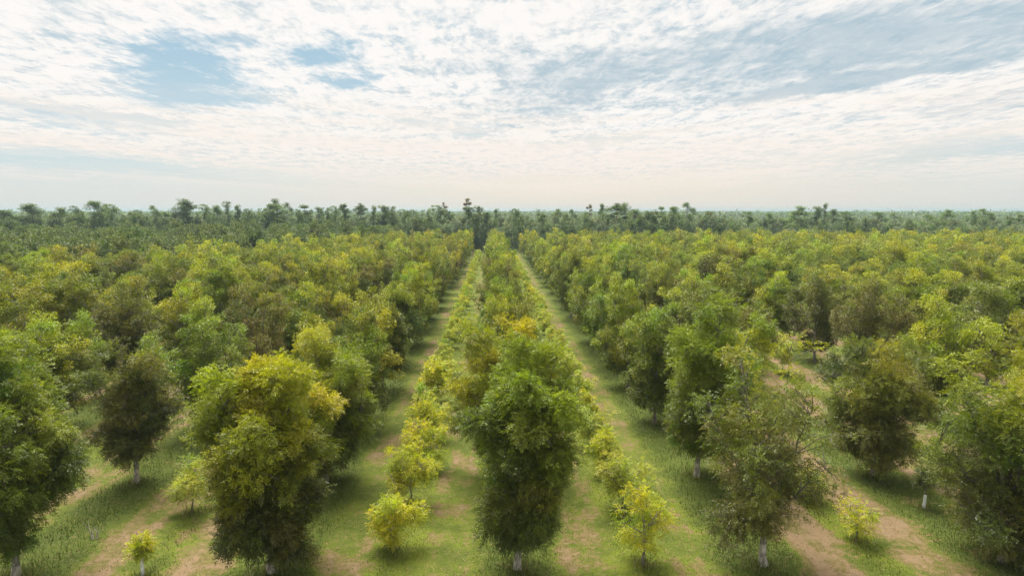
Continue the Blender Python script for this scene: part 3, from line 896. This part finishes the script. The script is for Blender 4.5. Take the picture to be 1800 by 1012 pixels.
FG = 'trees along the front of the wood'
FN = {'grey': 'slender grey green tree', 'green': 'leafy mid green tree', 'dark': 'dark vine wrapped tree'}
front = []
D0 = 312
for rowi in range(3):
    X = -285.0
    while X < 285:
        D = D0 + rowi * 13 + random.uniform(-4, 5)
        if X < -45:
            D += 34
        X += random.uniform(5.2, 8.6)
        if abs(X) > 0.8 * D:
            continue
        front.append((X, D, rowi))
cnt = {}
for i, (X, D, rowi) in enumerate(front):
    kind = random.choices(['grey', 'green', 'dark'], [0.50, 0.42, 0.08])[0]
    q = random.choice(FILL[kind])
    top = random.uniform(13.5, 20.0) if X < 110 else random.uniform(10, 17)
    s = random.uniform(0.75, 1.35)
    b = random.uniform(0.75, 1.3)
    j = round((X / D * 300 - X0) / SX)
    key = (kind, rowi, j)
    cnt[key] = cnt.get(key, 0) + 1
    lab = '%s %s, wood\'s %s line behind %s' % (['short', 'taller'][top > 14], FN[kind], ['front', 'second', 'third'][rowi], row_name(j))
    place_tree(uniq(lab), (X, D, 0), q[0], q[1], [], random.uniform(0, 6), (s, s, top / 17), (b, b, b * random.uniform(0.9, 1.1)), FG, 'woodland_tree', 'tree')

# the wood that runs on to the horizon: one mass
def blob_tree(seed, h, R, n, L, tone):
    cr, tk, lb = build_tree(seed, h=h, R=R, zb=h * 0.25, lobes=12, per=6, n=n, leaf=(L, L * 0.5), clump=R * 0.2, tone=tone, fine=False, prof=0.5)
    return cr


NB = [blob_tree(800 + i, 15, 4.8, 3, 1.2, ['wood', 'woodgrey', 'wood', 'wooddark', 'woodgrey'][i % 5]) for i in range(6)]
FB = [blob_tree(820 + i, 15, 11, 1, 4.2, ['wood', 'woodgrey', 'wooddark'][i % 3]) for i in range(4)]
parts = []
D = 338.0
while D < 1100:
    st = 7.5 + (D - 338) * 0.013
    X = -0.88 * D
    while X < 0.88 * D:
        d2 = D + random.uniform(-4, 4) + (32 if X < -45 else 0)
        q = random.choice(NB)
        hs = random.uniform(0.55, 1.05)
        if X > 0.35 * D:
            hs *= 0.85
        ws = random.uniform(0.75, 1.2)
        b = random.uniform(0.75, 1.25)
        parts.append((xform(q[0], X, d2, random.uniform(0, 6), ws, hs), q[1], q[2] * b, 0))
        X += random.uniform(0.75, 1.4) * st
    D += st * 1.25
while D < 6500:
    st = 16 + (D - 1100) * 0.010
    X = -0.88 * D
    while X < 0.88 * D:
        q = random.choice(FB)
        hs = random.uniform(0.7, 1.08)
        if random.random() < 0.04:
            hs *= 1.25
        b = random.uniform(0.8, 1.2)
        s = 1.0 + D / 6000
        parts.append((xform(q[0], X, D + random.uniform(-9, 9), random.uniform(0, 6), s, hs), q[1], q[2] * b, 0))
        X += random.uniform(0.8, 1.3) * st * 1.2
    D += st * 2.2
print('wood quads', sum(len(p[1]) for p in parts))
o = link('far_woodland', mesh_from('far_woodland', parts, [WOODLEAF]))
o['kind'] = 'stuff'
o['label'] = 'continuous blue green wood running from the orchard to the horizon'
o['category'] = 'woodland'

# ------------------------------------------------------------------ ground and grass
gm = ground_material()
me = bpy.data.meshes.new('ground')
S = 8000
me.from_pydata([(-S, -300, 0), (S, -300, 0), (S, S, 0), (-S, S, 0)], [], [(0, 1, 2, 3)])
me.materials.append(gm)
o = link('ground', me)
o['kind'] = 'structure'
o['label'] = 'orchard floor of mown grass, straw and bare reddish soil'

# blades of grass and weeds
def blades(N, xr, yr, hmin, hmax, fn, wid):
    x = rng.uniform(xr[0], xr[1], N)
    y = yr[0] + (yr[1] - yr[0]) * rng.random(N) ** 1.3
    ph = (x - X0) / SX
    ph = ph - np.floor(ph)
    dr = np.minimum(ph, 1 - ph) * SX
    dy = np.abs(ph - 0.5) * SX
    # clumpy weight
    cl = 0.5 + 0.25 * (np.sin(x * 1.7 + 1.3 * np.sin(y * 0.9)) + np.sin(y * 1.3 + 2 * np.sin(x * 0.7 + 1)))
    w = fn(x, dr, dy) * (0.35 + 0.9 * cl)
    keep = (rng.random(N) < w) & (np.abs(x) < 0.78 * y + 3)
    x, y, dr, dy = x[keep], y[keep], dr[keep], dy[keep]
    n = len(x)
    h = rng.uniform(hmin, hmax, n) * np.where(dr < 2.2, 1.35, 1.0)
    a = rng.random(n) * 6.28
    lean = rng.uniform(0.2, 0.8, n) * h
    b = np.stack([x, y, np.zeros(n)], 1)
    sd = np.stack([np.cos(a), np.sin(a), np.zeros(n)], 1) * (wid * rng.uniform(0.6, 1.4, n))[:, None]
    ln = np.stack([-np.sin(a) * lean, np.cos(a) * lean, h], 1)
    V = np.stack([b - sd, b + sd, b + sd * 0.5 + ln * np.array([0.45, 0.45, 0.6]), b - sd * 0.5 + ln * np.array([0.45, 0.45, 0.6])], 1)
    V2 = np.stack([V[:, 3], V[:, 2], b + ln + sd * 0.08, b + ln - sd * 0.08], 1)
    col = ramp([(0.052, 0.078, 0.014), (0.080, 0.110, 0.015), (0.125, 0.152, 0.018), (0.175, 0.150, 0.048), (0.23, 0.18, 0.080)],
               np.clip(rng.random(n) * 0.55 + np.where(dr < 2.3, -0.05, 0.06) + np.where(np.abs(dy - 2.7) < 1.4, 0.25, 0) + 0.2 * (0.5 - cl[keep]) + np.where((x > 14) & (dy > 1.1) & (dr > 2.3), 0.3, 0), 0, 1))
    VV = np.concatenate([V.reshape(-1, 3), V2.reshape(-1, 3)])
    return VV, np.arange(len(VV)).reshape(-1, 4), np.concatenate([col, col])


g1 = blades(330000, (-44, 44), (31, 95), 0.035, 0.10, lambda x, dr, dy: np.where(dr < 2.4, 0.95, np.where(dy < 1.0, 0.9, np.where(np.abs(dy - 2.7) < 1.3, np.where(x > 14, 0.15, 0.30), np.where(x > 14, 0.3, 0.55)))), 0.016)
g2 = blades(60000, (-44, 44), (31, 80), 0.13, 0.36, lambda x, dr, dy: np.where(dr < 1.8, 0.8, np.where(dy < 0.7, 0.45, 0.0)), 0.016)
tb = []
for (j, k) in NEAR:
    tb += [(X0 + SX * j, Y0 + SY * k, 0.3, 1.1)] * 170
for y_ in NEARYOUNG:
    tb += [(y_[0], y_[1], 0.1, 0.8)] * 90
tb = np.array(tb)
n = len(tb)
a_ = rng.random(n) * 6.28
rr_ = tb[:, 2] + (tb[:, 3] - tb[:, 2]) * rng.random(n) ** 1.5
b0 = np.stack([tb[:, 0] + np.cos(a_) * rr_, tb[:, 1] + np.sin(a_) * rr_, np.zeros(n)], 1)
hh = rng.uniform(0.15, 0.5, n)
a2 = rng.random(n) * 6.28
sd_ = np.stack([np.cos(a2), np.sin(a2), np.zeros(n)], 1) * 0.02
ln = np.stack([-np.sin(a2) * hh * 0.5, np.cos(a2) * hh * 0.5, hh], 1)
V = np.stack([b0 - sd_, b0 + sd_, b0 + ln + sd_ * 0.2, b0 + ln - sd_ * 0.2], 1).reshape(-1, 3)
g3 = (V, np.arange(4 * n).reshape(-1, 4), ramp([(0.08, 0.11, 0.02), (0.14, 0.175, 0.03), (0.22, 0.21, 0.07), (0.30, 0.25, 0.12)], rng.random(n)))
print('blades', len(g1[1]), len(g2[1]))
o = link('grass', mesh_from('grass', [(*g1, 0), (*g2, 0), (*g3, 0)], [BLADE]))
o['kind'] = 'stuff'
o['label'] = 'short mown grass with taller weeds along the tree rows'
o['category'] = 'grass'

# fallen leaves and twigs
N = 90000
lx = rng.uniform(-44, 44, N)
ly = 31 + 60 * rng.random(N) ** 1.5
ph = (lx - X0) / SX
ph = np.minimum(ph - np.floor(ph), 1 - (ph - np.floor(ph))) * SX
kp = rng.random(N) < np.where(ph < 4.0, 0.9, 0.45)
lx, ly = lx[kp], ly[kp]
n = len(lx)
a_ = rng.random(n) * 6.28
tw = rng.random(n) < 0.06
L_ = np.where(tw, rng.uniform(0.2, 0.6, n), rng.uniform(0.05, 0.11, n))
W_ = np.where(tw, 0.012, L_ * 0.22)
c0 = np.stack([lx, ly, rng.uniform(0.015, 0.06, n)], 1)
dd = np.stack([np.cos(a_), np.sin(a_), rng.normal(size=n) * 0.12], 1) * L_[:, None]
ss = np.stack([-np.sin(a_), np.cos(a_), rng.normal(size=n) * 0.2], 1) * W_[:, None]
V = np.stack([c0 - dd * .5, c0 + ss, c0 + dd * .5, c0 - ss], 1).reshape(-1, 3)
lc_ = ramp([(0.10, 0.065, 0.035), (0.19, 0.12, 0.06), (0.30, 0.21, 0.09), (0.36, 0.30, 0.17)], rng.random(n))
o = link('leaf_litter', mesh_from('leaf_litter', [(V, np.arange(4 * n).reshape(-1, 4), lc_, 0)], [BLADE]))
o['kind'] = 'stuff'
o['label'] = 'fallen brown leaflets and twigs scattered over the orchard floor'
o['category'] = 'leaf litter'

# ------------------------------------------------------------------ haze
hm, t = nt('haze_air')
g = G(t)
v = g.n('ShaderNodeVolumePrincipled')
v.inputs['Color'].default_value = (0.42, 0.55, 0.63, 1)
v.inputs['Density'].default_value = 0.00021
v.inputs['Anisotropy'].default_value = 0.2
ou = g.n('ShaderNodeOutputMaterial')
t.links.new(v.outputs[0], ou.inputs['Volume'])
B = (-S - 50, S + 50, -350, S + 50, -1.0, 33.0)
me = bpy.data.meshes.new('haze')
me.from_pydata([(B[a], B[2 + b], B[4 + c]) for c in (0, 1) for b in (0, 1) for a in (0, 1)], [],
               [(0, 2, 3, 1), (4, 5, 7, 6), (0, 1, 5, 4), (2, 6, 7, 3), (0, 4, 6, 2), (1, 3, 7, 5)])
me.materials.append(hm)
o = link('haze', me)
o['kind'] = 'stuff'

# ------------------------------------------------------------------ sky
SUN_EL, SUN_AZ = 60.0, -22.0          # ahead and a little to the left, behind thin cloud
w = bpy.data.worlds.new('World')
bpy.context.scene.world = w
w.use_nodes = True
t = w.node_tree
t.nodes.clear()
g = G(t)
tc = g.n('ShaderNodeTexCoord')
sx = g.n('ShaderNodeSeparateXYZ')
t.links.new(tc.outputs['Generated'], sx.inputs[0])
dx, dy_, dz = sx.outputs
zz = g.m('ADD', g.m('MAXIMUM', dz, 0.0), 0.035)
az = g.m('DEGREES', g.m('ARCTAN2', dx, dy_)) if False else g.m('MULTIPLY', g.m('ARCTAN2', dx, dy_), 57.29578)
el = g.m('MULTIPLY', g.m('ARCSINE', dz), 57.29578)
P = g.xyz(g.m('DIVIDE', dx, zz), g.m('MULTIPLY', g.m('DIVIDE', dy_, zz), 0.42), 0.0)
sky = g.n('ShaderNodeTexSky', sky_type='NISHITA')
sky.sun_disc = False
sky.sun_elevation = radians(SUN_EL)
sky.sun_rotation = radians(SUN_AZ)
sky.dust_density = 1.6
sky.air_density = 1.0
STR = 0.1


warp = g.n('ShaderNodeTexNoise')
warp.inputs['Scale'].default_value = 1.1
warp.inputs['Detail'].default_value = 6
warp.inputs['Roughness'].default_value = 0.62
t.links.new(P, warp.inputs['Vector'])
wv = g.n('ShaderNodeVectorMath', operation='MULTIPLY_ADD')
t.links.new(warp.outputs['Color'], wv.inputs[0])
wv.inputs[1].default_value = (0.30, 0.30, 0)
t.links.new(P, wv.inputs[2])
PW = wv.outputs[0]
ws_ = g.n('ShaderNodeSeparateXYZ')
t.links.new(warp.outputs['Color'], ws_.inputs[0])
azw = g.m('ADD', az, g.m('MULTIPLY', g.m('SUBTRACT', ws_.outputs[0], 0.5), 9.0))
elw = g.m('ADD', el, g.m('MULTIPLY', g.m('SUBTRACT', ws_.outputs[1], 0.5), 4.0))


def gauss(px, py, wx, wy, amp, slope=0.0):
    """a soft patch of sky round a direction, its edge frayed by the warp; sizes in degrees come from photo pixels."""
    a, e = ray(px, py)
    a, e = math.degrees(a), math.degrees(e)
    k = math.degrees(1 / F)
    da = g.m('SUBTRACT', azw, a)
    de = g.m('SUBTRACT', g.m('SUBTRACT', elw, e), g.m('MULTIPLY', da, slope))
    q = g.m('ADD', g.m('POWER', g.m('DIVIDE', da, wx * k), 2), g.m('POWER', g.m('DIVIDE', de, wy * k), 2))
    return g.m('MULTIPLY', g.m('EXPONENT', g.m('MULTIPLY', q, -1.0)), amp)


def total(items):
    s = 0.0
    for i in items:
        s = g.m('ADD', s, i)
    return s


n_big = g.noise(PW, 0.7, 5, 0.6)
n_mid = g.noise(PW, 2.6, 6, 0.65)
n_cell = g.noise(PW, 7.5, 5, 0.60, 2.0, 0.15)
n_fine = g.noise(PW, 24.0, 3, 0.6)
rp = g.n('ShaderNodeMapping')
rp.inputs['Rotation'].default_value = (0, 0, radians(18))
rp.inputs['Scale'].default_value = (2.2, 9.0, 1.0)
t.links.new(PW, rp.inputs[0])
n_rip = g.noise(rp.outputs[0], 1.0, 4, 0.6)
cells_ = g.m('ADD', g.m('ADD', g.m('MULTIPLY', n_cell, 0.5), g.m('MULTIPLY', n_fine, 0.28)), g.m('MULTIPLY', n_rip, 0.32))
# where the white sheet is torn open, then textured by the cells
tear = total([gauss(335, 108, 66, 34, 0.78), gauss(295, 160, 44, 28, 0.72), gauss(400, 172, 90, 13, 0.5, -0.1), gauss(555, 92, 58, 22, 0.9, 0.12), gauss(625, 138, 44, 9, 0.7),
              gauss(70, 190, 180, 18, 0.85, -0.10), gauss(230, 212, 80, 10, 0.7, -0.12), gauss(832, 222, 40, 12, 0.95), gauss(740, 205, 110, 8, 0.5), gauss(1085, 238, 75, 10, 0.8, 0.06), gauss(955, 262, 60, 5, 0.6),
              gauss(110, 285, 330, 22, 0.8, -0.03), gauss(1700, 262, 280, 22, 0.75, 0.05), gauss(1600, 200, 150, 10, 0.4, 0.08), gauss(950, 340, 900, 22, 0.7), gauss(60, 255, 120, 10, 0.4)])
sheet = g.m('ADD', g.m('MULTIPLY', g.m('SUBTRACT', n_big, 0.5), 0.9), g.m('MULTIPLY', g.m('SUBTRACT', n_mid, 0.5), 1.3))
cover = g.m('SUBTRACT', g.m('ADD', 0.56, sheet), tear)
cover = g.m('ADD', cover, g.m('MULTIPLY', g.m('SUBTRACT', cells_, 0.5), 2.3))
white = g.step(cover, -0.12, 0.62)
# the grey blue altocumulus field on the right
field = total([gauss(1330, 95, 400, 66, 0.8, 0.06), gauss(960, 185, 105, 30, 0.65, 0.2), gauss(1700, 50, 260, 70, 0.75), gauss(1000, 125, 140, 36, 0.45), gauss(1530, 145, 170, 10, 1.1, 0.08), gauss(1380, 158, 150, 9, 0.6, 0.04),
               gauss(200, 45, 90, 30, 0.35), gauss(405, 25, 30, 30, 0.45), gauss(1760, 175, 120, 9, 0.5, 0.1), gauss(800, 90, 120, 40, 0.25), gauss(100, 130, 140, 30, 0.2)])
grey = g.step(g.m('ADD', g.m('ADD', field, g.m('MULTIPLY', g.m('SUBTRACT', n_mid, 0.5), 1.3)), g.m('MULTIPLY', g.m('SUBTRACT', 0.5, cells_), 2.6)), 0.0, 1.05)
# long thin streaks low in the sky
fan = g.m('SQRT', g.m('ADD', g.m('POWER', g.m('SUBTRACT', az, 3.0), 2), 20.0))
elf = g.m('SUBTRACT', el, g.m('MULTIPLY', fan, 0.075))            # bands that fan out and up from the centre of the horizon
SV = g.xyz(g.m('MULTIPLY', azw, 0.045), g.m('MULTIPLY', g.m('ADD', elf, g.m('MULTIPLY', g.m('SUBTRACT', ws_.outputs[1], 0.5), 0.8)), 0.75), 3.7)
n_st = g.noise(SV, 1.25, 7, 0.62)
streak = g.m('MULTIPLY', g.step(n_st, 0.42, 0.66), g.step(el, 0.8, 3.4, 0.10, 1))
streak = g.m('MULTIPLY', streak, g.step(el, 7.0, 10.0, 1, 0))
band = g.m('EXPONENT', g.m('MULTIPLY', g.m('POWER', g.m('DIVIDE', g.m('SUBTRACT', elf, 4.1), 1.5), 2), -1.0))
streak = g.m('MAXIMUM', streak, g.m('MULTIPLY', band, g.step(n_st, 0.36, 0.60)))
S_ = 0.67 / STR
clear = g.mix(g.step(el, -1.0, 4.0), (0.84 * S_, 0.83 * S_, 0.80 * S_), (0.61 * S_, 0.745 * S_, 0.80 * S_))
clear = g.mix(g.step(el, 2.5, 14.0), clear, (0.37 * S_, 0.57 * S_, 0.69 * S_))
clear = g.mix(gauss(1050, 320, 560, 85, 0.85), clear, (1.0 * S_, 0.87 * S_, 0.74 * S_))
base = g.mix(0.86, sky.outputs[0], clear)
cloudcol = g.mix(g.step(el, 2.0, 8.0), (1.0 * S_, 0.91 * S_, 0.83 * S_), (1.06 * S_, 1.02 * S_, 0.98 * S_))
bright = g.step(cells_, 0.39, 0.60)
cloudcol = g.mix(g.m('MULTIPLY', g.m('SUBTRACT', 1.0, bright), 0.7), cloudcol, (0.52 * S_, 0.64 * S_, 0.71 * S_))
veil = g.step(el, 0.5, 4.5)
white = g.m('MULTIPLY', white, veil)
col = g.mix(g.m('MULTIPLY', white, 0.95), base, cloudcol)
col = g.mix(g.m('MULTIPLY', grey, 0.74), col, (0.43 * S_, 0.57 * S_, 0.66 * S_))
col = g.mix(g.m('MULTIPLY', streak, 0.6), col, (1.01 * S_, 0.915 * S_, 0.83 * S_))
# the glow of the veiled sun spread through the thin cloud, high above the frame
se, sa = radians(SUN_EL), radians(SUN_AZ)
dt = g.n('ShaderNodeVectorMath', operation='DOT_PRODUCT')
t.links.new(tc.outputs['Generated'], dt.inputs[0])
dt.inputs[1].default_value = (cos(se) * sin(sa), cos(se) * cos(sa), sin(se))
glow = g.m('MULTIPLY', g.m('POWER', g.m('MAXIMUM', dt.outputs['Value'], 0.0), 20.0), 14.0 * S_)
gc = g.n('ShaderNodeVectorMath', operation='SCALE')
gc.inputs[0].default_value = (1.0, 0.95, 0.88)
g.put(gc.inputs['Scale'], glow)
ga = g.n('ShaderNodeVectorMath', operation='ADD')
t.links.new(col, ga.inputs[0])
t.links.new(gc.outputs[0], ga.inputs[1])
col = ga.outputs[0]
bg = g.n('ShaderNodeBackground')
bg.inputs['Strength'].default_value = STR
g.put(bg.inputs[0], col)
ou = g.n('ShaderNodeOutputWorld')
t.links.new(bg.outputs[0], ou.inputs[0])

# ------------------------------------------------------------------ sun, camera, view
sd = bpy.data.lights.new('sun', 'SUN')
sd.energy = 2.9
sd.angle = radians(48)
sd.color = (1.0, 0.95, 0.86)
so = link('sun', sd)
a, e = radians(SUN_AZ), radians(SUN_EL)
so.location = (0, 0, 60)
so.rotation_euler = (radians(90) - e, 0, pi - a)     # light travels away from azimuth a

cd = bpy.data.cameras.new('camera')
cd.lens = 24.0
cd.sensor_width = 36.0
cd.clip_start = 0.5
cd.clip_end = 30000
co_ = link('camera', cd, None, (0, 0, H))
co_.rotation_euler = (radians(90) - PITCH, 0, -YAW)
sc = bpy.context.scene
sc.camera = co_
sc.view_settings.view_transform = 'Standard'
sc.view_settings.look = 'None'
sc.view_settings.gamma = 1
sc.view_settings.exposure = 0.52
sc.render.engine = 'CYCLES'
sc.cycles.max_bounces = 6
sc.cycles.diffuse_bounces = 3
sc.cycles.transmission_bounces = 3
sc.cycles.volume_bounces = 1
sc.cycles.use_denoising = True
sc.cycles.denoising_prefilter = 'NONE'
# labels met more than once are told apart from left to right as seen from the camera
same = {}
for o in list(C.objects):
    if o.parent is None and o.get('label'):
        same.setdefault(o['label'], []).append(o)
for lab, os_ in same.items():
    if len(os_) > 1:
        os_.sort(key=lambda o: o.location.x / max(o.location.y, 1))
        for i, o in enumerate(os_):
            o['label'] = ('leftmost ' if i == 0 else 'rightmost ' if i == len(os_) - 1 else 'middle ' if len(os_) == 3 else NTH[i] + ' ') + lab
print('pecans', sum(1 for o in C.objects if o.name.startswith('pecan_tree')), 'rest', len(rest), 'grove', len(grove), 'front', len(front))
